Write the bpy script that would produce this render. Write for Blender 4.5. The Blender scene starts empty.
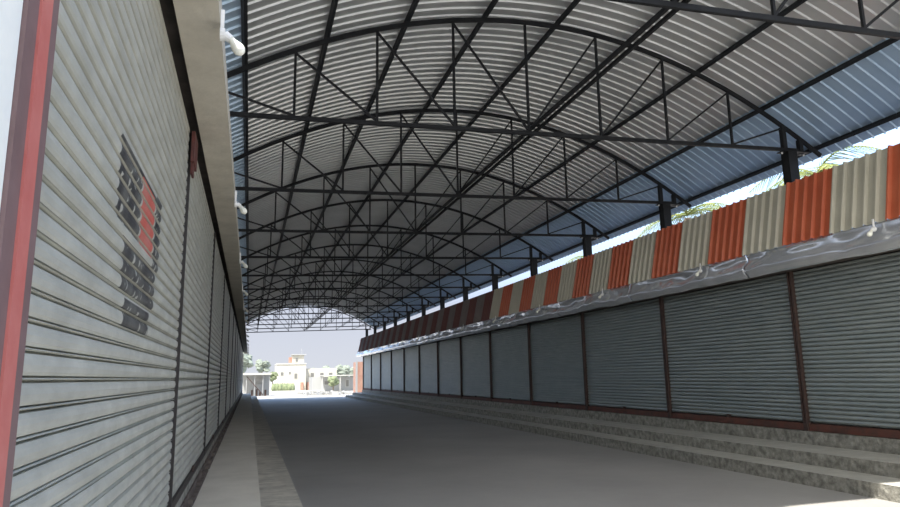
import bpy, bmesh, math, random
from mathutils import Vector, Matrix
random.seed(7)
scn = bpy.context.scene
COL = scn.collection

# ------------------------------------------------------------------ camera
EYE = 1.79
cam = bpy.data.cameras.new('camera')
cam.sensor_width = 36.0
cam.lens = 657.636 / 900.0 * 36.0
cam.clip_start = 0.05
cam.clip_end = 2000
camo = bpy.data.objects.new('camera', cam)
COL.objects.link(camo)
r_, u_, f_ = ((0.95779, -0.28693, -0.017474), (-0.03592, -0.179772, 0.983052), (0.285209, 0.940932, 0.18249))
camo.matrix_world = Matrix(((r_[0], u_[0], -f_[0], 0), (r_[1], u_[1], -f_[1], 0), (r_[2], u_[2], -f_[2], EYE), (0, 0, 0, 1)))
scn.camera = camo

# ------------------------------------------------------------------ world, sun, exposure
scn.view_settings.view_transform = 'Standard'
scn.view_settings.look = 'None'
scn.view_settings.gamma = 1
scn.view_settings.use_curve_mapping = False
scn.view_settings.exposure = 1.15

w = bpy.data.worlds.new('world'); scn.world = w; w.use_nodes = True
nt = w.node_tree; N = nt.nodes; L = nt.links
N.clear()
out = N.new('ShaderNodeOutputWorld'); bg = N.new('ShaderNodeBackground')
tc = N.new('ShaderNodeTexCoord'); sp = N.new('ShaderNodeSeparateXYZ'); cr = N.new('ShaderNodeValToRGB')
L.new(tc.outputs['Generated'], sp.inputs[0]); L.new(sp.outputs['Z'], cr.inputs[0])
L.new(bg.outputs[0], out.inputs[0])
SAZ, SEL = math.radians(35), math.radians(60)
dt = N.new('ShaderNodeVectorMath'); dt.operation = 'DOT_PRODUCT'; L.new(tc.outputs['Generated'], dt.inputs[0])
dt.inputs[1].default_value = (-math.sin(SAZ) * .8, -math.cos(SAZ) * .8, .6)
mr = N.new('ShaderNodeMapRange'); mr.inputs['From Min'].default_value = 0.15; mr.inputs['From Max'].default_value = .95
L.new(dt.outputs['Value'], mr.inputs['Value'])
mxc = N.new('ShaderNodeMix'); mxc.data_type = 'RGBA'; L.new(mr.outputs[0], mxc.inputs['Factor']); L.new(cr.outputs[0], mxc.inputs['A'])
mxc.inputs['B'].default_value = (1.02, 0.99, 0.94, 1); L.new(mxc.outputs['Result'], bg.inputs[0])
e = cr.color_ramp.elements
e[0].position = 0.0; e[0].color = (0.32, 0.333, 0.365, 1)
e[1].position = 1.0; e[1].color = (0.28, 0.42, 0.75, 1)
a = e.new(0.10); a.color = (0.285, 0.305, 0.36, 1)
a = e.new(0.24); a.color = (0.50, 0.74, 1.15, 1)
a = e.new(0.50); a.color = (0.42, 0.66, 1.15, 1)
bg.inputs[1].default_value = 1.0

sun = bpy.data.lights.new('sun', 'SUN'); sun.energy = 4.5; sun.angle = math.radians(0.6); sun.color = (1.0, 0.95, 0.87)
suno = bpy.data.objects.new('sun', sun); COL.objects.link(suno)
sd = Vector((math.sin(SAZ) * math.cos(SEL), math.cos(SAZ) * math.cos(SEL), -math.sin(SEL)))
suno.rotation_euler = sd.to_track_quat('-Z', 'Y').to_euler()
suno.location = (-10, -20, 30)

# ------------------------------------------------------------------ materials
def mat(name, c, rough=0.7, metal=0.0, noise=0.0, nscale=4.0, c2=None, bump=0.0, bscale=30.0, spec=0.5, stretch=(1, 1, 1), lo=.35, hi=.7):
    m = bpy.data.materials.new(name); m.use_nodes = True
    nt = m.node_tree; b = nt.nodes['Principled BSDF']
    b.inputs['Roughness'].default_value = rough; b.inputs['Metallic'].default_value = metal
    b.inputs['Specular IOR Level'].default_value = spec
    b.inputs['Base Color'].default_value = (*c, 1)
    tc = nt.nodes.new('ShaderNodeTexCoord'); mp = nt.nodes.new('ShaderNodeMapping')
    mp.inputs['Scale'].default_value = stretch
    nt.links.new(tc.outputs['Object'], mp.inputs[0])
    if c2 is not None:
        n = nt.nodes.new('ShaderNodeTexNoise'); n.inputs['Scale'].default_value = nscale; n.inputs['Detail'].default_value = 6
        n.inputs['Roughness'].default_value = 0.65
        rp = nt.nodes.new('ShaderNodeValToRGB')
        rp.color_ramp.elements[0].color = (*c, 1); rp.color_ramp.elements[1].color = (*c2, 1)
        rp.color_ramp.elements[0].position = lo; rp.color_ramp.elements[1].position = hi
        nt.links.new(mp.outputs[0], n.inputs[0]); nt.links.new(n.outputs['Fac'], rp.inputs[0])
        nt.links.new(rp.outputs[0], b.inputs['Base Color'])
    if bump > 0:
        n2 = nt.nodes.new('ShaderNodeTexNoise'); n2.inputs['Scale'].default_value = bscale; n2.inputs['Detail'].default_value = 5
        bp = nt.nodes.new('ShaderNodeBump'); bp.inputs['Strength'].default_value = bump; bp.inputs['Distance'].default_value = 0.03
        nt.links.new(mp.outputs[0], n2.inputs[0]); nt.links.new(n2.outputs['Fac'], bp.inputs['Height'])
        nt.links.new(bp.outputs[0], b.inputs['Normal'])
    return m

M = {}
M['steel'] = mat('dark_painted_steel', (0.008, 0.009, 0.011), 0.6, 0.0, c2=(0.016, 0.017, 0.019), nscale=3, spec=.2)
M['purlin'] = mat('dark_purlin_steel', (0.010, 0.012, 0.015), 0.6, 0.0, spec=.2)
M['roof'] = mat('galvanised_roof_sheet', (0.49, 0.51, 0.515), 0.33, 0.6, c2=(0.60, 0.615, 0.62), nscale=0.7, stretch=(0.25, 1.0, 1))
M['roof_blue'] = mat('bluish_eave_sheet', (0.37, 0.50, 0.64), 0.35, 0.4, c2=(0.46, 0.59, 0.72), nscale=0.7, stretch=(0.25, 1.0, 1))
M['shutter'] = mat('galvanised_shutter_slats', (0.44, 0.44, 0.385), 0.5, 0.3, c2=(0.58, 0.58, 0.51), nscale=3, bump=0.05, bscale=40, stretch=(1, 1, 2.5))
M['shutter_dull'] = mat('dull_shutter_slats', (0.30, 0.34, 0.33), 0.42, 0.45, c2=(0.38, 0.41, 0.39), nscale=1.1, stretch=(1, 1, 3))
M['guide'] = mat('rusty_guide_steel', (0.045, 0.03, 0.026), 0.7, 0.1, c2=(0.085, 0.048, 0.038), nscale=8)
M['darkguide'] = mat('dark_guide_steel', (0.035, 0.03, 0.028), 0.6, 0.1)
M['base_rust'] = mat('dusty_rusty_rail', (0.07, 0.05, 0.042), 0.85, c2=(0.19, 0.16, 0.135), nscale=5)
M['redrail'] = mat('red_oxide_rail', (0.13, 0.045, 0.03), 0.7, c2=(0.055, 0.032, 0.025), nscale=5)
M['redstripe'] = mat('pinkish_red_paint', (0.50, 0.13, 0.11), 0.5, c2=(0.58, 0.20, 0.17), nscale=4)
M['brownframe'] = mat('purplish_brown_paint', (0.17, 0.105, 0.10), 0.55, c2=(0.22, 0.14, 0.135), nscale=4)
M['farwhite'] = mat('whitewash', (0.46, 0.46, 0.43), 0.8, c2=(0.40, 0.40, 0.38), nscale=1)
M['white'] = mat('white_paint', (0.92, 0.91, 0.83), 0.6, c2=(0.78, 0.80, 0.76), nscale=2, bump=.1)
M['plastic'] = mat('white_plastic', (0.82, 0.82, 0.80), 0.35)
M['slab'] = mat('slab_concrete', (0.44, 0.41, 0.345), 0.9, c2=(0.56, 0.52, 0.44), nscale=2.5, bump=0.25, bscale=9)
M['step'] = mat('rough_stone_step', (0.15, 0.145, 0.125), 0.95, c2=(0.40, 0.39, 0.34), nscale=9, bump=0.9, bscale=14)
M['tread'] = mat('cement_step_tread', (0.42, 0.41, 0.37), 0.9, c2=(0.54, 0.53, 0.48), nscale=3, bump=0.3, bscale=20)
M['walk'] = mat('walkway_cement', (0.60, 0.555, 0.47), 0.9, c2=(0.70, 0.65, 0.56), nscale=1.6, bump=0.15, bscale=20)
M['kerb'] = mat('patchy_stone_kerb', (0.36, 0.335, 0.29), 0.9, c2=(0.66, 0.62, 0.53), nscale=3.2, bump=0.4, bscale=10, stretch=(1, 1.5, 1))
M['floor'] = mat('grey_concrete_floor', (0.335, 0.325, 0.31), 0.8, c2=(0.41, 0.40, 0.38), nscale=0.35, bump=0.12, bscale=12)
M['ground'] = mat('dusty_ground', (0.36, 0.34, 0.31), 0.95, c2=(0.46, 0.44, 0.40), nscale=0.4)
M['wall'] = mat('dark_plaster', (0.22, 0.20, 0.19), 0.9, c2=(0.3, 0.28, 0.26), nscale=1.5)
M['orange'] = mat('orange_corrugated_sheet', (0.45, 0.10, 0.045), 0.38, 0.05, c2=(0.53, 0.14, 0.065), nscale=1.5)
M['beige'] = mat('greyish_beige_corrugated_sheet', (0.44, 0.42, 0.34), 0.42, 0.1, c2=(0.52, 0.50, 0.41), nscale=1.5)
M['maroon'] = mat('dull_maroon_sheet', (0.13, 0.045, 0.042), 0.6, c2=(0.18, 0.065, 0.055), nscale=2)
M['browngrey'] = mat('dull_brown_grey_sheet', (0.17, 0.14, 0.135), 0.6, c2=(0.23, 0.195, 0.185), nscale=2)
M['flash'] = mat('crumpled_silver_sheet', (0.80, 0.83, 0.88), 0.22, 0.75, c2=(0.88, 0.90, 0.93), nscale=2)
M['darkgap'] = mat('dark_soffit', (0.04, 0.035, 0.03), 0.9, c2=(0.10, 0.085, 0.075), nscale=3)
M['bulb'] = mat('frosted_lamp_globe', (0.88, 0.88, 0.78), 0.25)
M['leaf'] = mat('yellow_green_palm_leaf', (0.10, 0.15, 0.03), 0.5, c2=(0.27, 0.27, 0.06), nscale=2)  # green leaf colour mottled with yellow-green
M['trunk'] = mat('palm_trunk_bark', (0.20, 0.16, 0.11), 0.9, bump=.4)
M['green'] = mat('tree_foliage', (0.11, 0.14, 0.075), 0.8, c2=(0.20, 0.23, 0.13), nscale=1.5, bump=.5, bscale=3)
M['hazegreen'] = mat('haze_paled_foliage', (0.17, 0.20, 0.165), 0.95, c2=(0.25, 0.28, 0.24), nscale=0.2)  # haze mixed into the leaf colour; there is no haze volume
M['hedge'] = mat('hedge_foliage', (0.13, 0.165, 0.085), 0.8, c2=(0.23, 0.26, 0.15), nscale=3, bump=.5, bscale=6)
M['cream'] = mat('cream_render', (0.47, 0.45, 0.38), 0.8, c2=(0.54, 0.52, 0.45), nscale=.5)
M['pale'] = mat('pale_render', (0.33, 0.34, 0.34), 0.8)
M['pane'] = mat('grey_window_glass', (0.16, 0.16, 0.15), 0.3)  # even grey pane colour
M['brick'] = mat('salmon_brick', (0.32, 0.17, 0.125), 0.9, c2=(0.42, 0.27, 0.21), nscale=1.5)
M['rubble'] = mat('grey_rubble', (0.20, 0.20, 0.195), 0.95, c2=(0.32, 0.32, 0.31), nscale=2, bump=.5, bscale=4)
M['redpaint'] = mat('rust_red_patch', (0.13, 0.035, 0.028), 0.7, c2=(0.07, 0.028, 0.022), nscale=9)

def sign_material():
    """galvanised slats with three painted lines of black lettering and a red patch"""
    m = mat('painted_shutter_slats', (0.44, 0.44, 0.385), 0.5, 0.3, c2=(0.58, 0.58, 0.51), nscale=3, bump=0.05, bscale=40, stretch=(1, 1, 2.5))
    nt = m.node_tree; N = nt.nodes; L = nt.links
    b = N['Principled BSDF']
    base = b.inputs['Base Color'].links[0].from_socket
    geo = N.new('ShaderNodeNewGeometry'); sp = N.new('ShaderNodeSeparateXYZ'); L.new(geo.outputs['Position'], sp.inputs[0])
    def m1(op, x, y):
        n = N.new('ShaderNodeMath'); n.operation = op
        for i, v in enumerate((x, y)):
            if isinstance(v, (int, float)): n.inputs[i].default_value = v
            else: L.new(v, n.inputs[i])
        return n.outputs[0]
    def win(s, a, c): return m1('MULTIPLY', m1('GREATER_THAN', s, a), m1('LESS_THAN', s, c))
    Y, Z = sp.outputs['Y'], sp.outputs['Z']
    def row(y0, y1, z0, z1): return m1('MULTIPLY', win(Y, y0, y1), win(Z, z0, z1))
    # letter strokes
    mp = N.new('ShaderNodeMapping'); mp.inputs['Scale'].default_value = (1, 14, 11); L.new(geo.outputs['Position'], mp.inputs[0])
    vo = N.new('ShaderNodeTexVoronoi'); vo.feature = 'DISTANCE_TO_EDGE'; vo.inputs['Scale'].default_value = 1.0
    L.new(mp.outputs[0], vo.inputs[0])
    strokes = m1('LESS_THAN', vo.outputs['Distance'], 0.30)
    bars = m1('ADD', m1('ADD', row(3.08, 4.45, 2.83, 2.88), row(3.3, 4.3, 2.42, 2.46)), row(3.4, 4.2, 2.15, 2.18))
    rows = m1('ADD', m1('ADD', row(3.08, 3.68, 2.50, 2.88), row(4.22, 4.46, 2.44, 2.9)), m1('ADD', row(3.3, 4.35, 2.20, 2.46), row(3.4, 4.2, 2.04, 2.18)))
    black = m1('MINIMUM', m1('ADD', m1('MULTIPLY', rows, strokes), bars), 1.0)
    red = row(3.72, 4.18, 2.5, 2.87)
    slatpos = m1('FRACT', m1('DIVIDE', m1('SUBTRACT', Z, .82), .081), 0.0)
    face = m1('GREATER_THAN', slatpos, .22)
    red = m1('MULTIPLY', red, face)
    black = m1('MULTIPLY', m1('MULTIPLY', black, face), m1('SUBTRACT', 1.0, red))
    wear = N.new('ShaderNodeTexNoise'); wear.inputs['Scale'].default_value = 6; L.new(geo.outputs['Position'], wear.inputs[0])
    wf = N.new('ShaderNodeMapRange'); wf.inputs['From Min'].default_value = .3; wf.inputs['From Max'].default_value = .6
    wf.inputs['To Min'].default_value = .75; wf.inputs['To Max'].default_value = .95; L.new(wear.outputs['Fac'], wf.inputs['Value'])
    def mix(fac, a_, col):
        n = N.new('ShaderNodeMix'); n.data_type = 'RGBA'; L.new(fac, n.inputs['Factor']); L.new(a_, n.inputs['A']); n.inputs['B'].default_value = (*col, 1)
        return n.outputs['Result']
    c = mix(m1('MULTIPLY', red, wf.outputs[0]), base, (0.62, 0.12, 0.09))
    c = mix(m1('MULTIPLY', black, wf.outputs[0]), c, (0.03, 0.03, 0.035))
    L.new(c, b.inputs['Base Color'])
    return m
M['sign'] = sign_material()

# ------------------------------------------------------------------ mesh builder
class MB:
    def __init__(s): s.v = []; s.f = []
    def add(s, vs, fs):
        n = len(s.v); s.v += [tuple(v) for v in vs]; s.f += [tuple(i + n for i in f) for f in fs]; return s
    def box(s, a, b):
        x0, y0, z0 = a; x1, y1, z1 = b
        return s.add([(x0, y0, z0), (x1, y0, z0), (x1, y1, z0), (x0, y1, z0), (x0, y0, z1), (x1, y0, z1), (x1, y1, z1), (x0, y1, z1)],
                     [(3, 2, 1, 0), (4, 5, 6, 7), (0, 1, 5, 4), (1, 2, 6, 5), (2, 3, 7, 6), (3, 0, 4, 7)])
    def bar(s, a, b, w, h, up=(0, 0, 1)):
        a = Vector(a); b = Vector(b); d = (b - a).normalized(); up = Vector(up)
        if abs(d.dot(up)) > .98: up = Vector((1, 0, 0))
        sx = d.cross(up).normalized() * w / 2; sy = sx.cross(d).normalized() * h / 2
        c = [a - sx - sy, a + sx - sy, a + sx + sy, a - sx + sy, b - sx - sy, b + sx - sy, b + sx + sy, b - sx + sy]
        return s.add(c, [(0, 1, 2, 3), (7, 6, 5, 4), (0, 4, 5, 1), (1, 5, 6, 2), (2, 6, 7, 3), (3, 7, 4, 0)])
    def tube(s, pts, rad, n=8, cap=True):
        pts = [Vector(p) for p in pts]; rs = rad if isinstance(rad, (list, tuple)) else [rad] * len(pts)
        vs = []; fs = []
        prev = None
        for i, p in enumerate(pts):
            d = (pts[min(i + 1, len(pts) - 1)] - pts[max(i - 1, 0)]).normalized()
            if prev is None:
                q = Vector((0, 0, 1)) if abs(d.z) < .9 else Vector((1, 0, 0))
                sx = d.cross(q).normalized()
            else:
                sx = (prev - d * prev.dot(d)).normalized()
            prev = sx; sy = d.cross(sx)
            for k in range(n):
                t = 2 * math.pi * k / n
                vs.append(p + (sx * math.cos(t) + sy * math.sin(t)) * rs[i])
        for i in range(len(pts) - 1):
            for k in range(n):
                fs.append((i * n + k, i * n + (k + 1) % n, (i + 1) * n + (k + 1) % n, (i + 1) * n + k))
        if cap:
            fs.append(tuple(range(n - 1, -1, -1))); fs.append(tuple(range((len(pts) - 1) * n, len(pts) * n)))
        return s.add(vs, fs)
    def prism(s, poly, y0, y1):      # poly in (x, z), extruded along y
        n = len(poly)
        vs = [(x, y0, z) for x, z in poly] + [(x, y1, z) for x, z in poly]
        fs = [tuple(range(n)), tuple(range(2 * n - 1, n - 1, -1))] + [((i + 1) % n, i, n + i, n + (i + 1) % n) for i in range(n)]
        return s.add(vs, fs)
    def blob(s, c, r, seed=0, seg=10, ring=7, amp=.25):
        rnd = random.Random(seed); vs = []; fs = []
        for i in range(ring + 1):
            ph = math.pi * i / ring
            for k in range(seg):
                t = 2 * math.pi * k / seg; q = 1 + rnd.uniform(-amp, amp)
                vs.append((c[0] + r[0] * q * math.sin(ph) * math.cos(t), c[1] + r[1] * q * math.sin(ph) * math.sin(t), c[2] + r[2] * q * math.cos(ph)))
        for i in range(ring):
            for k in range(seg):
                fs.append((i * seg + k, (i + 1) * seg + k, (i + 1) * seg + (k + 1) % seg, i * seg + (k + 1) % seg))
        return s.add(vs, fs)
    def build(s, name, m, parent=None, origin=None, smooth=False):
        if parent is not None: o3 = Vector((0, 0, 0)) if origin is None else Vector(origin)
        elif origin is not None: o3 = Vector(origin)
        else:
            xs = [v[0] for v in s.v]; ys = [v[1] for v in s.v]; zs = [v[2] for v in s.v]
            o3 = Vector(((min(xs) + max(xs)) / 2, (min(ys) + max(ys)) / 2, min(zs)))
        me = bpy.data.meshes.new(name)
        sub = o3 if parent is None else wloc(parent) + o3
        me.from_pydata([tuple(Vector(v) - sub) for v in s.v], [], s.f)
        bm = bmesh.new(); bm.from_mesh(me); bmesh.ops.recalc_face_normals(bm, faces=bm.faces); bm.to_mesh(me); bm.free()
        if smooth:
            for p in me.polygons: p.use_smooth = True
        me.materials.append(m)
        o = bpy.data.objects.new(name, me); COL.objects.link(o)
        if parent is not None: o.parent = parent
        o.location = o3
        return o

def wloc(o):
    v = Vector(o.location)
    while o.parent is not None:
        o = o.parent; v += Vector(o.location)
    return v
def tag(o, label=None, cat=None, group=None, kind=None):
    if label: o['label'] = label
    if cat: o['category'] = cat
    if group: o['group'] = group
    if kind: o['kind'] = kind
    return o
def empty(name, loc):
    o = bpy.data.objects.new(name, None); COL.objects.link(o); o.location = loc; o.empty_display_size = .2
    return o
def copy_tree(o, parent=None):
    c = o.copy(); COL.objects.link(c); c.parent = parent
    for ch in [q for q in bpy.data.objects if q.parent == o]: copy_tree(ch, c)
    return c
def box(name, a, b, m, parent=None): return MB().box(a, b).build(name, m, parent)
def struct(o): o['kind'] = 'structure'; return o
ORD = ['first', 'second', 'third', 'fourth', 'fifth', 'sixth', 'seventh', 'eighth', 'ninth', 'tenth', 'eleventh', 'twelfth', 'thirteenth',
       'fourteenth', 'fifteenth', 'sixteenth', 'seventeenth', 'eighteenth', 'nineteenth']
TENS = ['', '', 'twenty', 'thirty', 'forty', 'fifty']
def ordinal(i):   # 1-based
    if i <= 19: return ORD[i - 1]
    t, u = divmod(i, 10)
    return (TENS[t][:-1] + 'ieth') if u == 0 else TENS[t] + '-' + ORD[u - 1]

BAY = 4.24
Y0 = 1.72                 # first frame; frames at Y0 + k*BAY
NF = 15                   # last at 61.08
YE = Y0 + (NF - 1) * BAY
XL, XR = -0.57, 10.0
UC = 4.725
def arch(x):
    u = x - UC; return 8.139 + .0316 * u - .0548 * u * u
def chord(x): return 6.00 + .030 * (x - UC)

# ------------------------------------------------------------------ setting: ground, floor, walls, steps
FL_END = 61.9
fl = struct(MB().box((0.60, -14, -.3), (8.50, FL_END, 0)).build('floor', M['floor']))
g = MB()
g.box((-300, FL_END, -.4), (400, 900, -.02)); g.box((-300, -200, -.4), (400, -14, -.02)); g.box((-300, -14, -.4), (-6.1, FL_END, -.02)); g.box((14.1, -14, -.4), (400, FL_END, -.02))
struct(g.build('floor', M['ground']))
# right steps and plinth
struct(box('trim_1', (8.43, -3, -.2), (9.3, YE + .3, .21), M['step']))
struct(box('trim_2', (9.04, -3, -.2), (10.2, YE + .3, .42), M['step']))
struct(box('trim_3', (9.94, -3, -.2), (14, YE + .3, .66), M['step']))
struct(box('trim_4', (8.435, -3, .205), (9.05, YE + .29, .2145), M['tread']))
struct(box('trim_5', (9.045, -3, .415), (9.95, YE + .29, .4245), M['tread']))
# left walkway, kerb step and plinth
struct(box('trim_6', (-3.5, -3, -.2), (.155, YE + .3, .54), M['walk']))
struct(box('trim_7', (.155, -3, -.2), (.645, YE + .3, .33), M['kerb']))
struct(box('trim_8', (-3.4, -3, .54), (-.565, YE + .2, .74), M['step']))

# shop blocks
struct(box('wall_left', (-5.2, -6, -.2), (-.70, YE + .2, 4.16), M['wall']))
struct(box('wall_right', (10.14, -3, .6), (13.5, YE + .2, 4.05), M['wall']))
struct(box('trim_9', (-.512, -6, 3.99), (-.255, YE + .25, 4.15), M['slab']))
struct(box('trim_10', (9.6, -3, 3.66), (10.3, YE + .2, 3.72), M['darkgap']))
struct(box('trim_11', (-.72, -1.0, .54), (-.585, 1.768, 3.99), M['white']))

# ------------------------------------------------------------------ roof sheet
def roof_sheet(xa, xb, seg, lift=0.0):
    xs = [xa + (xb - xa) * i / seg for i in range(seg + 1)]
    ya, yb = 3.62, YE + .35
    pitch = .242; ys = []
    y = ya
    while y < yb:
        ys += [(y, 0), (y + pitch - .050, 0), (y + pitch - .034, .030), (y + pitch - .016, .030)]
        y += pitch
    ys.append((y, 0))
    vs = []; fs = []
    nx = len(xs)
    for yy, dz in ys:
        for x in xs: vs.append((x, yy, arch(x) + .205 - dz + lift))
    for j in range(len(ys) - 1):
        for i in range(nx - 1):
            fs.append((j * nx + i, j * nx + i + 1, (j + 1) * nx + i + 1, (j + 1) * nx + i))
    mb = MB(); mb.add(vs, fs)
    return mb
struct(roof_sheet(-.27, 9.82, 32, .004).build('ceiling', M['roof']))
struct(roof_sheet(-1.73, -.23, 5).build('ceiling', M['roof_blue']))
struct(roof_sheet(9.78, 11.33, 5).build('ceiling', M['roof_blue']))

# ------------------------------------------------------------------ trusses
def make_truss():
    t = empty('roof_truss', (UC, 0, 6.0))
    xl, xr = -.75, 10.2
    px = [xl, .53, 1.87, 3.22, 4.60, 6.04, 7.47, 8.94, xr]
    # curved top chord
    n = 34; x0, x1 = UC - 6.35, UC + 6.38
    mb = MB(); pts = [(x0 + (x1 - x0) * i / n) for i in range(n + 1)]
    vs = []; fs = []
    for x in pts:
        z = arch(x); dz = .0316 - .1096 * (x - UC); nn = Vector((-dz, 0, 1)).normalized()
        for sx, sz in ((-.025, -.035), (.025, -.035), (.025, .04), (-.025, .04)):
            vs.append((x + nn.x * sz, sx, z + nn.z * sz))
    for i in range(n):
        for k in range(4):
            fs.append((i * 4 + k, i * 4 + (k + 1) % 4, (i + 1) * 4 + (k + 1) % 4, (i + 1) * 4 + k))
    fs += [(0, 1, 2, 3), (n * 4 + 3, n * 4 + 2, n * 4 + 1, n * 4)]
    mb.add(vs, fs); mb.build('top_chord', M['steel'], t)
    MB().bar((xl - .45, 0, chord(xl - .45)), (xr + .45, 0, chord(xr + .45)), .05, .07).build('bottom_chord', M['steel'], t)
    for i, x in enumerate(px):
        wd = .09 if i in (0, 8) else .04
        MB().bar((x, 0, chord(x) + .02), (x, 0, arch(x) - .03), wd, wd).build('web_post', M['steel'], t)
    for i in range(8):
        if i < 4: a, b = (px[i], 0, arch(px[i]) - .05), (px[i + 1], 0, chord(px[i + 1]) + .04)
        else: a, b = (px[i + 1], 0, arch(px[i + 1]) - .05), (px[i], 0, chord(px[i]) + .04)
        MB().bar(a, b, .034, .034).build('web_diagonal', M['steel'], t)
    for x in (xl - .40, xr + .40):
        MB().bar((x, 0, chord(x) - .08), (x, 0, arch(x) - .03), .09, .09).build('eave_hanger', M['steel'], t)
    return t
T0 = make_truss()
for k in range(1, NF):
    o = T0 if k == 1 else copy_tree(T0)
    o.location = (UC, Y0 + k * BAY, 6.0)
    w_ = 'crossing overhead at the top edge of the view' if k == 1 else ('standing at the far open end of the hall' if k == NF - 1 else '%s one seen counting from the near end' % ordinal(k))
    tag(o, 'dark steel bowstring roof truss, ' + w_, 'roof truss', 'roof trusses of the hall')

# columns
def make_column(x, side):
    c = empty('roof_column', (x, 0, .5))
    zt = chord(x) - .05
    zb = .66 if side == 'right' else .55
    mb = MB(); mb.box((x - .11, -.10, zb), (x + .11, -.085, zt)); mb.box((x - .11, .085, zb), (x + .11, .10, zt)); mb.box((x - .10, -.085, zb), (x - .085, .085, zt)); mb.box((x + .085, -.085, zb), (x + .10, .085, zt))
    mb.build('shaft', M['steel'], c)
    MB().box((x - .20, -.11, zt - .012), (x + .42 if side == 'right' else x + .2, .11, zt + .006)).build('cap_plate', M['steel'], c)
    for dx in (-.17, .37 if side == 'right' else .17):
        MB().tube([(x + dx, 0, zt - .05), (x + dx, 0, zt - .012)], .018, 6).build('bolt', M['plastic'], c)
    return c
for side, x in (('right', 10.30), ('left', -.85)):
    C0 = make_column(x, side)
    for k in range(1, NF):
        o = C0 if k == 1 else copy_tree(C0)
        o.location = (x, Y0 + k * BAY, .5)
        if side == 'right': lab = ('dark steel box column rising behind the striped fascia, %s one seen from the near end' % ordinal(k - 1)) if k > 1 else 'dark steel box column carrying the nearest truss overhead'
        else: lab = 'dark steel column behind the left concrete ledge, %s from the near end' % ordinal(k)
        tag(o, lab, 'column', 'roof columns along the %s side' % side)

# purlins
PX = [-1.50, -.22, 1.06, 2.43, 3.86, 5.29, 6.78, 8.32, 9.77, 11.02]
PN = ['at the left eave', 'first in from the left eave', 'second in from the left eave', 'third in from the left eave', 'just left of the crown', 'just right of the crown',
      'third in from the right eave', 'second in from the right eave', 'first in from the right eave', 'along the right eave']
for x, nme in zip(PX, PN):
    z = arch(x) + .05
    dz = .0316 - .1096 * (x - UC)
    a = math.atan(dz)
    mb = MB(); mb.bar((x - math.sin(a) * .06, 3.95, z + .06), (x - math.sin(a) * .06, YE + .3, z + .06), .055, .09, up=(-math.sin(a), 0, math.cos(a)))
    tag(mb.build('purlin', M['purlin']), 'long dark steel purlin running under the roof sheets ' + nme, 'purlin', 'purlins under the roof')
for dx, nme in ((-.065, 'left one of the pair'), (.065, 'right one of the pair')):
    mb = MB().bar((UC + dx, 4.0, 6.10), (UC + dx, YE + .1, 6.10), .045, .05)
    tag(mb.build('tie_rail', M['steel']), 'dark steel tie rail along the middle of the trusses, ' + nme, 'tie rail', 'centre tie rails')

# ------------------------------------------------------------------ roller shutters
def slat_mesh(z0, z1, y0, y1, x, sgn, pitch=.081):
    prof = [(0, -.016), (.065, -.016), (.07, .010), (.11, .019), (.155, .012), (.16, -.014), (.225, -.014), (.23, .013), (.36, .019), (.58, .022), (.80, .019), (.97, .012)]
    pts = []
    z = z0
    while z < z1:
        for t, d in prof:
            zz = z + t * pitch
            if zz <= z1: pts.append((zz, d))
        z += pitch
    mb = MB(); vs = []
    for zz, d in pts: vs += [(x + sgn * d, y0, zz), (x + sgn * d, y1, zz)]
    n = len(pts)
    zt, zb = pts[-1][0], pts[0][0]
    vs += [(x - sgn * .020, y0, zt), (x - sgn * .020, y1, zt), (x - sgn * .020, y0, zb), (x - sgn * .020, y1, zb)]
    fs = [(2 * i, 2 * i + 1, 2 * i + 3, 2 * i + 2) for i in range(n - 1)]
    fs += [(2 * n - 2, 2 * n - 1, 2 * n + 1, 2 * n), (2 * n, 2 * n + 1, 2 * n + 3, 2 * n + 2), (2 * n + 2, 2 * n + 3, 1, 0)]
    fs += [tuple([2 * i for i in range(n)] + [2 * n, 2 * n + 2]), tuple([2 * i + 1 for i in range(n)] + [2 * n + 1, 2 * n + 3])]
    mb.add(vs, fs); return mb

def make_shutter(side):
    if side == 'left':
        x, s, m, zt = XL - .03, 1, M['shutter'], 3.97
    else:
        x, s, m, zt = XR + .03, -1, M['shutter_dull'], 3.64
    t = empty('roller_shutter', (x, BAY / 2, .74))
    g = .055
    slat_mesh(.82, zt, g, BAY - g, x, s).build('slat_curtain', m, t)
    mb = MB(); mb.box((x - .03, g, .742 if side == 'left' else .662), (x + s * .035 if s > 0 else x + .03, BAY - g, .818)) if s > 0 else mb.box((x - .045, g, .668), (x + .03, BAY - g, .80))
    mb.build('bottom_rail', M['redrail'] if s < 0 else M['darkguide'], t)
    lx = x + s * .05
    for yy in (BAY * .5,):
        mb = MB(); mb.box((min(x + s * .03, lx), yy - .06, .80), (max(x + s * .03, lx), yy + .06, .86)); 
        mb.build('lock_hasp', M['guide'], t)
    return t
for side in ('left', 'right'):
    S0 = make_shutter(side)
    k0 = 0 if side == 'left' else 1
    for k in range(k0, NF - 1):
        o = S0 if k == k0 else copy_tree(S0)
        o.location.y = Y0 + k * BAY + BAY / 2
        if side == 'left' and k == 0:
            for ch in [q for q in bpy.data.objects if q.parent == o and q.name.startswith('slat')]:
                pass
            lab = 'big pale grey roller shutter nearest the viewer with black lettering and a red patch'
        elif side == 'left': lab = 'pale grey roller shutter on the left wall, %s beyond the lettered one' % ordinal(k)
        else: lab = 'dull grey roller shutter under the striped fascia, %s from the near end on the right' % ordinal(k)
        tag(o, lab, 'roller shutter', 'roller shutters on the %s' % side)
        if side == 'left' and k == 0: first_left = o
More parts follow.
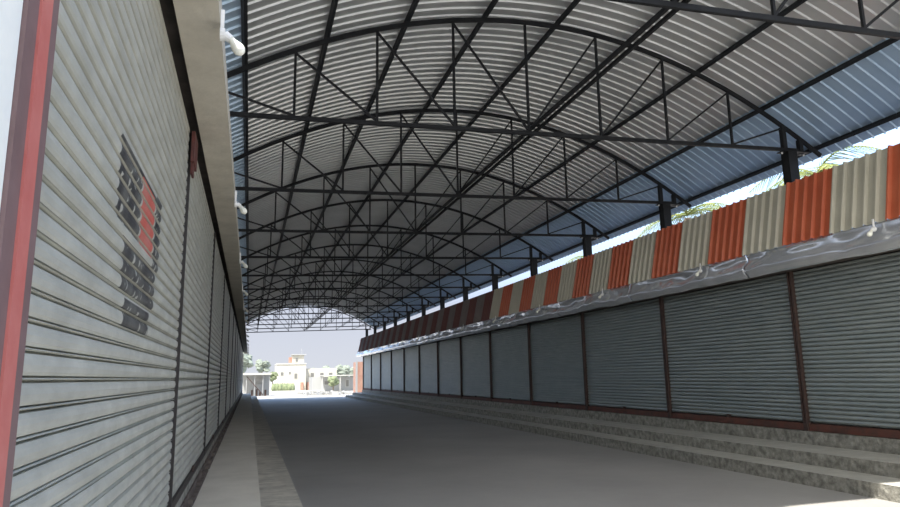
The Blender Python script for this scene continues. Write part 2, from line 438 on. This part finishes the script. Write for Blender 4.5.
# the lettered shutter gets its own painted curtain
for ch in list(bpy.data.objects):
    if ch.parent == first_left and ch.name.startswith('slat_curtain'):
        ch.data = ch.data.copy(); ch.data.materials[0] = M['sign']
        # front one is framed by the red jamb, so it starts a little later
        for v in ch.data.vertices:
            if v.co.y < 0: v.co.y += .20
    elif ch.parent == first_left and ch.name.startswith('bottom_rail'):
        ch.data = ch.data.copy()
        for v in ch.data.vertices:
            if v.co.y < 0: v.co.y += .20

# guide posts between shutters
for side in ('left', 'right'):
    for k in range(2 if side == 'right' else 1, NF):
        y = Y0 + k * BAY
        mb = MB()
        if side == 'left':
            mb.box((XL - .05, y - .05, .745), (XL - .012, y + .05, 3.95)); mb.box((XL - .012, y - .02, .745), (XL + .008, y + .02, 3.95))
            lab = 'thin dark shutter guide post on the left wall, %s one from the viewer' % ordinal(k)
        else:
            mb.box((XR - .02, y - .05, .80), (XR + .06, y + .05, 3.655)); mb.box((XR - .055, y - .053, .80), (XR - .02, y - .015, 3.655)); mb.box((XR - .055, y + .015, .80), (XR - .02, y + .053, 3.655))
            mb.box((XR - .05, y - .05, .665), (XR + .06, y + .05, .80))
            lab = 'rusty brown shutter guide post on the right, %s from the near end' % ordinal(k - 1)
        tag(mb.build('guide_post', M['guide'] if side == 'right' else M['darkguide']), lab, 'guide post', 'shutter guide posts on the %s' % side)

# red and brown jamb at the very near left
j = empty('shutter_jamb', (XL, 1.86, .742))
MB().box((XL - .07, 1.77, .742), (XL - .004, 1.852, 3.98)).build('outer_strip', M['brownframe'], j)
MB().box((XL - .05, 1.852, .742), (XL + .003, 1.938, 3.98)).build('red_strip', M['redstripe'], j)
MB().box((XL - .07, 1.938, .742), (XL - .002, 2.008, 3.98)).build('inner_strip', M['brownframe'], j)
tag(j, 'brown steel jamb with a pinkish red stripe beside the white pillar', 'door jamb')

# brackets above left guides
def bracket(y, k):
    mb = MB(); mb.box((XL + .012, y - .10, 3.66), (XL + .04, y + .22, 3.93)); mb.box((XL + .012, y - .05, 3.56), (XL + .03, y + .1, 3.66))
    tag(mb.build('ledge_bracket', M['redpaint']), 'rust red bracket under the left concrete ledge beyond the lettered shutter', 'bracket')
bracket(Y0 + BAY, 1)
# dark shutter hood along left above the shutters
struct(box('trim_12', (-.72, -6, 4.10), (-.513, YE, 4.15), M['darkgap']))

# left base rail (loose metal strip with bits along the plinth)
for k in range(1, NF - 1):
    y = Y0 + k * BAY
    mb = MB(); mb.box((-.562, y + .12, .545), (-.50, y + BAY - .1, .575)); mb.box((-.562, y + .12, .575), (-.545, y + BAY - .1, .66))
    for q in range(4):
        yy = y + .5 + q * 1.05 + random.uniform(-.2, .2)
        mb.box((-.545, yy, .575), (-.50, yy + .05, .62))
    tag(mb.build('base_rail', M['base_rust']), 'dark rusty floor rail at the foot of the left shutters, %s length from the viewer' % ordinal(k), 'rail', 'floor rails on the left walkway')

# ------------------------------------------------------------------ striped corrugated fascia, right
def panel_mesh():
    mb = MB(); W_ = 1.055; n = 5; p = W_ / n
    prof = []
    for i in range(n):
        y = i * p
        prof += [(y, 0), (y + p * .60, 0), (y + p * .70, .052), (y + p * .84, .052), (y + p * .93, 0)]
    prof.append((W_, 0))
    B = Vector((9.42, 0, 4.05)); T = Vector((9.69, 0, 5.27))
    d = (T - B).normalized(); nn = Vector((-d.z, 0, d.x))
    vs = []
    for y, h in prof:
        for base in (B, T):
            for th in (0, -.004):
                q = base + nn * (h + th); vs.append((q.x, y, q.z))
    fs = []
    m_ = len(prof)
    for i in range(m_ - 1):
        a = i * 4; b = a + 4
        fs += [(a, b, b + 2, a + 2), (a + 1, a + 3, b + 3, b + 1), (a, a + 1, b + 1, b), (a + 2, b + 2, b + 3, a + 3)]
    fs += [(0, 2, 3, 1), (m_ * 4 - 4, m_ * 4 - 3, m_ * 4 - 1, m_ * 4 - 2)]
    mb.add(vs, fs); return mb
PA = panel_mesh()
y = 7.61 - 1.055; idx = 1
protos = {}
cnt = {'o': 0, 'b': 0, 'g': 0, 'm': 0}
while y + 1.055 < YE + .3:
    key = 'b' if idx % 2 == 0 else 'o'
    if y > 24.5: key = {'b': 'g', 'o': 'm'}[key]
    mm = {'b': M['beige'], 'o': M['orange'], 'g': M['browngrey'], 'm': M['maroon']}[key]
    if key not in protos:
        o = PA.build('corrugated_sheet', mm, origin=(9.42, 0, 4.05)); protos[key] = o
    else:
        o = protos[key].copy(); COL.objects.link(o)
    o.location = (9.42, y, 4.05)
    cnt[key] += 1
    tag(o, '%s corrugated fascia sheet, %s of its colour from the near end' % ({'o': 'orange red', 'b': 'greyish beige', 'g': 'dull brown grey', 'm': 'dull maroon'}[key], ordinal(cnt[key])), 'corrugated sheet', 'striped corrugated fascia sheets')
    y += 1.055; idx += 1
struct(box('trim_13', (9.74, 1.3, 4.06), (9.80, YE + .2, 5.2), M['purlin']) if False else MB().bar((9.72, 1.3, 5.16), (9.72, YE + .2, 5.16), .04, .05).build('trim_13', M['purlin']))
struct(MB().bar((9.49, 1.3, 4.12), (9.49, YE + .2, 4.12), .04, .05).build('trim_14', M['purlin']))

# crumpled flashing
def flashing(y0, y1, seed, k):
    rnd = random.Random(seed)
    ny = 64; nz = 12
    def ns(y, z, s):
        from mathutils import noise
        return noise.noise(Vector((y * s, z * s, seed * 0.0)))
    from mathutils import noise
    def P(i, j2, back=False):
        t = j2 / nz; yy = y0 + (y1 - y0) * i / ny
        z = 4.075 - t * .475
        x = 9.462 - .012 * math.sin(math.pi * t) - .10 * math.exp(-((t - .72) / .2) ** 2) + .05 * t * t
        am = (.075 * math.sin(math.pi * min(1, t * .95 + .05) ** .8) + .006) * (1.0 if t > .12 else .25)
        d = noise.noise(Vector((yy * .8, z * 1.7, 3.3))) * am * 1.5 + noise.noise(Vector((yy * 2.3, z * 4, 7.7))) * am * .75
        cr = abs(noise.noise(Vector((yy * 1.7 + z * 2.5, z * 3.5, 1.2)))) * .10 * min(1, max(0, (t - .25) * 3)) * (.4 + .6 * (noise.noise(Vector((yy * .35, 4.4, 0))) > -.05))
        z2 = z + noise.noise(Vector((yy * 1.1, 0, 9.1))) * .035 * t
        return (x + d - cr + (.006 if back else 0), yy, z2)
    vs = []; fs = []
    for i in range(ny + 1):
        for j2 in range(nz + 1): vs.append(P(i, j2))
    n1 = len(vs)
    for i in range(ny + 1):
        for j2 in range(nz + 1): vs.append(P(i, j2, True))
    w2 = nz + 1
    for i in range(ny):
        for j2 in range(nz):
            a = i * w2 + j2
            fs.append((a, a + 1, a + w2 + 1, a + w2)); fs.append((n1 + a, n1 + a + w2, n1 + a + w2 + 1, n1 + a + 1))
        a = i * w2; fs.append((a, a + w2, n1 + a + w2, n1 + a)); a += nz; fs.append((a, n1 + a, n1 + a + w2, a + w2))
    for j2 in range(nz):
        a = j2; fs.append((a, n1 + a, n1 + a + 1, a + 1)); a = ny * w2 + j2; fs.append((a, a + 1, n1 + a + 1, n1 + a))
    mb = MB(); mb.add(vs, fs)
    o = mb.build('metal_flashing', M['flash'], smooth=True)
    tag(o, 'crumpled silver metal flashing below the striped fascia, %s length from the near end' % ordinal(k), 'flashing', 'metal flashing lengths')
for k in range(1, NF - 1):
    a = Y0 + k * BAY + .55
    flashing(a, min(a + BAY - .015, YE + .2), k, k)
# soffit lip under flashing
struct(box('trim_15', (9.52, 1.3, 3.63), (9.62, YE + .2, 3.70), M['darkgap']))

# ------------------------------------------------------------------ lamps
def make_lamp(sgn):
    l = empty('wall_lamp', (0, 0, 0))
    MB().box((0 if sgn > 0 else -.022, -.012, 0.0), (.022 if sgn > 0 else 0, .012, .13)).build('conduit', M['plastic'], l)
    mb = MB(); mb.tube([(sgn * .0, 0, -.035), (sgn * .03, 0, -.035)], .04, 12); mb.tube([(sgn * .03, 0, -.035), (sgn * .065, 0, -.06)], [.03, .026], 12)
    mb.build('lamp_holder', M['plastic'], l, smooth=False)
    ax = Vector((sgn * .62, 0, -.78)).normalized(); q_ = 1.2; b0 = Vector((sgn * .062, 0, -.055))
    prof = [(0, .017), (.02, .019), (.04, .027), (.062, .033), (.083, .031), (.098, .02), (.104, .006)]
    MB().tube([b0 + ax * t * q_ for t, r in prof], [r * q_ for t, r in prof], 14).build('bulb', M['bulb'], l, smooth=True)
    return l
la = make_lamp(1)
for k in range(NF - 1):
    o = la if k == 0 else copy_tree(la)
    o.location = (-.254, 4.05 + k * BAY, 3.955)
    tag(o, 'white bulb lamp on the edge of the left concrete ledge, %s from the viewer' % ordinal(k + 1), 'lamp', 'bulb lamps on the left ledge')
lb = make_lamp(-1)
for k in range(1, NF - 1):
    o = lb if k == 1 else copy_tree(lb)
    o.location = (9.37, 3.54 + k * BAY, 3.98)
    tag(o, 'white bulb lamp on the crumpled metal flashing, %s from the near end' % ordinal(k), 'lamp', 'bulb lamps on the right flashing')

# ------------------------------------------------------------------ palms outside right
def palm(x, y, ztop, seed, nf, ln, label):
    rnd = random.Random(seed)
    t = empty('palm_tree', (x, y, 0))
    MB().tube([(x, y, -.02), (x + .1, y, ztop * .4), (x + .05, y + .1, ztop * .75), (x, y, ztop - .1)], [.2, .15, .13, .12], 10).build('trunk', M['trunk'], t, smooth=True)
    for i in range(nf):
        az = 2 * math.pi * i / nf + rnd.uniform(-.2, .2); el = rnd.uniform(.15, 1.0); l = ln * rnd.uniform(.8, 1.15)
        pts = []; n = 12
        for k in range(n + 1):
            s = k / n
            rr = l * s * math.cos(el * (1 - .3 * s)); zz = ztop + l * (math.sin(el) * s - .75 * s * s)
            pts.append(Vector((x + rr * math.cos(az), y + rr * math.sin(az), zz)))
        mb = MB(); mb.tube(pts, [.025 * (1 - .8 * k / n) + .004 for k in range(n + 1)], 5)
        side = Vector((-math.sin(az), math.cos(az), 0))
        for k in range(1, n * 2):
            s = k / (n * 2); i0 = min(int(s * n), n - 1); p = pts[i0].lerp(pts[i0 + 1], s * n - i0); d = (pts[i0 + 1] - pts[i0]).normalized()
            ll = .75 * math.sin(math.pi * min(1, s * .85 + .15)) + .08
            for sg in (-1, 1):
                tip = p + (side * sg * .8 + d * .6 + Vector((0, 0, -.35 + rnd.uniform(-.15, .15)))) * ll
                wv = d * .022
                mb.add([p - wv, p + wv, tip, p + Vector((0, 0, .012))], [(0, 1, 2), (0, 2, 3), (1, 3, 2)])
        mb.build('frond', M['leaf'], t)
    tag(t, label, 'palm tree')
palm(14.6, 19.2, 7.2, 3, 11, 2.4, 'yellow green palm crown showing above an orange fascia sheet')
palm(14.6, 13.6, 7.0, 5, 9, 1.9, 'thin palm crown beside the nearest visible column, above the fascia')
palm(14.8, 26.0, 6.6, 9, 12, 1.9, 'small yellowish palm crown further along above the fascia')

# ------------------------------------------------------------------ beyond the far end
def window(par, x, y, z, wd, ht):
    f = MB().box((x - wd / 2, y - .05, z), (x + wd / 2, y + .02, z + ht)).build('window_opening', M['farwhite'], par)
    MB().box((x - wd / 2 + .06, y - .07, z + .06), (x + wd / 2 - .06, y - .045, z + ht - .06)).build('pane', M['pane'], f)
# cream building with roof tower
b = empty('cream_building', (7, 104, -.02))
MB().box((3.75, 100, -.02), (7.9, 108, 3.85)).build('main_block', M['cream'], b)
MB().box((7.9, 101, -.02), (12.5, 108, 3.2)).build('side_block', M['cream'], b)
MB().box((5.9, 100.3, 3.85), (7.6, 103, 5.15)).build('stair_tower', M['cream'], b)
MB().box((5.8, 100.0, 5.15), (7.9, 103.2, 5.27)).build('tower_roof', M['pale'], b)
MB().box((3.7, 99.9, 3.8), (7.95, 108.1, 3.98)).build('parapet', M['farwhite'], b)
MB().tube([(7.3, 101, 5.27), (7.3, 101, 6.1)], .03, 6).build('mast', M['pale'], b)
MB().box((5.45, 100.4, 3.98), (5.9, 101.4, 4.85)).build('water_tank', M['brick'], b)
for x, z, wd, ht in ((4.5, 2.2, .5, .55), (5.6, 2.4, .35, .4), (6.45, 1.75, .5, .8), (6.55, 4.15, .45, .65), (8.9, 1.9, .6, .7), (10.3, 1.9, .6, .7), (11.6, 1.9, .6, .7)):
    window(b, x, 100 if x < 7.5 and z < 4 else (100.3 if z > 4 else 101), z, wd, ht)
for x in (7.35, 8.3, 9.4):
    MB().box((x - .2, 99.6 if x < 7.9 else 100.6, -.02), (x + .2, 99.95 if x < 7.9 else 100.95, 1.2)).build('doorway', M['brick'], b)
tag(b, 'cream two storey building with a small roof tower beyond the hall', 'building')
# hedge
mb = MB()
for i in range(12): mb.blob((2.9 + i * .21, 86 + random.uniform(-.1, .1), .55), (.28, .5, .62), i, 9, 6, .18)
tag(mb.build('hedge', M['hedge'], smooth=True), 'clipped green hedge in front of the cream building', 'hedge')
# compound wall
tag(box('compound_wall', (2.4, 84.6, -.02), (9.0, 84.8, .33), M['farwhite']), 'low whitewashed wall in front of the green hedge', 'wall')
# shed at left
s = empty('tin_shed', (1, 76, -.02))
mb = MB(); mb.box((-1.0, 74.5, 2.28), (2.25, 78, 2.38)); mb.box((-1.0, 74.42, 2.22), (2.25, 74.5, 2.42)); mb.build('flat_roof', M['farwhite'], s)
for x in (-.3, .55, 1.4, 2.1): MB().bar((x, 74.7, -.02), (x, 74.7, 2.28), .07, .07).build('post', M['pale'], s)
MB().bar((-.3, 74.6, 2.1), (1.45, 74.6, .1), .06, .08).build('brace', M['guide'], s)
MB().box((.55, 76.5, 1.2), (1.45, 76.6, 2.15)).build('grey_panel', M['rubble'], s)
MB().box((-.8, 77.6, -.02), (2.2, 77.8, 2.28)).build('back_wall', M['pale'], s)
for x in (.3, .8, 1.15, 1.7): MB().box((x - .1, 75.4, -.02), (x + .1, 75.6, .55 + .2 * math.sin(x * 9))).build('stored_drum', M['guide'], s)
tag(s, 'flat roofed open shed with white posts and a diagonal brace at the far left', 'shed')
# white low building + canopy on right of view
b = empty('low_white_building', (11, 92, -.02))
MB().box((8.2, 93, -.02), (15.2, 98, 1.9)).build('main_block', M['pale'], b)
MB().box((9.3, 91.2, 2.02), (14.2, 98, 2.14)).build('flat_roof', M['farwhite'], b)
for x in (9.4, 11.8, 14.0): MB().bar((x, 91.4, -.02), (x, 91.4, 2.02), .1, .1).build('post', M['farwhite'], b)
window(b, 10.2, 93, .8, .8, .6); window(b, 13.0, 93, .5, .5, 1.0)
tag(b, 'low white building with a thin flat roof beyond the hall', 'building')
b = empty('white_house', (9, 120, -.02))
MB().box((8.5, 118, -.02), (14.0, 126, 3.0)).build('main_block', M['farwhite'], b)
MB().box((9.5, 117, 1.4), (12.5, 118, 1.5)).build('porch_roof', M['pale'], b)
window(b, 9.6, 118, 1.8, .7, .7); window(b, 12.4, 118, 1.8, .7, .7)
tag(b, 'white house behind the low flat roofed building', 'building')
# brick pier at the end of the right arcade
b = empty('brick_building', (10.8, 67, -.02))
MB().box((10.25, 66.0, -.02), (11.6, 69, 3.3)).build('brick_wall', M['brick'], b)
MB().box((10.1, 66.05, -.02), (10.25, 66.4, 3.35)).build('corner_post', M['pale'], b)
window(b, 10.9, 66.0, 1.0, .35, .6)
tag(b, 'salmon brick building just past the right row of shutters', 'building')
mb = MB()
for i in range(60):
    x = random.uniform(5.5, 10.6); yy = random.uniform(72, 82)
    mb.blob((x, yy, .02), (random.uniform(.2, .5), random.uniform(.2, .5), random.uniform(.08, .28)), 100 + i, 6, 4, .3)
tag(mb.build('rubble_heap', M['rubble']), 'pale grey rubble scattered on the ground past the hall end', 'rubble', kind='stuff')

def tree(x, y, h, r, seed, m, label, cat='tree', group=None, flat=.75):
    t = empty('tree', (x, y, -.02)); rnd = random.Random(seed)
    MB().tube([(x, y, -.02), (x, y, h - r * .6)], [.12 * r, .07 * r], 7).build('trunk', M['trunk'], t)
    mb = MB()
    for i in range(16):
        a = rnd.uniform(0, 6.28); q = rnd.uniform(0, .65) * r
        mb.blob((x + q * math.cos(a), y + q * math.sin(a), h - r * .7 + rnd.uniform(-.5, .55) * r), (r * .42, r * .42, r * .42 * flat), seed * 31 + i, 9, 6, .3)
    mb.build('crown', m, t)
    tag(t, label, cat, group)
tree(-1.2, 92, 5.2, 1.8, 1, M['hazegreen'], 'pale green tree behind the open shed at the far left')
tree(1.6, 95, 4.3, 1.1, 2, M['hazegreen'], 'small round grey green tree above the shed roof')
tree(10.0, 84, 1.9, .8, 3, M['hedge'], 'yellow green bush in front of the low white building', 'bush')
tree(2.9, 90, 2.6, .8, 4, M['green'], 'dark little tree between the shed and the cream building')
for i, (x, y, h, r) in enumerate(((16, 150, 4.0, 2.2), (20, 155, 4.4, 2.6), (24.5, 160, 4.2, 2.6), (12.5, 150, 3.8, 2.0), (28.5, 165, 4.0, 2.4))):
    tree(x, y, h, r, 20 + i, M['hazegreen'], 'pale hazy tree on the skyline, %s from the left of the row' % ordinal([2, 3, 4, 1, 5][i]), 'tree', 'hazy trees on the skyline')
# distant low hills, with haze mixed into their colour
vs = []; fs = []; n = 60
from mathutils import noise
for i in range(n + 1):
    x = -220 + 640 * i / n
    hh = 6 + 3.5 * noise.noise(Vector((x * .012, 2.2, 0))) + 1.2 * noise.noise(Vector((x * .06, 5, 0)))
    vs += [(x, 560, -.05), (x, 610, hh), (x, 700, -.05)]
for i in range(n):
    a = i * 3; fs += [(a, a + 3, a + 4, a + 1), (a + 1, a + 4, a + 5, a + 2), (a, a + 2, a + 5, a + 3)]
fs += [(0, 1, 2), (n * 3, n * 3 + 2, n * 3 + 1)]
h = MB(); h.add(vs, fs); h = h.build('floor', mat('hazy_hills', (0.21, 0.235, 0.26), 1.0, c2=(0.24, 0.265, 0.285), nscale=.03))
struct(h)
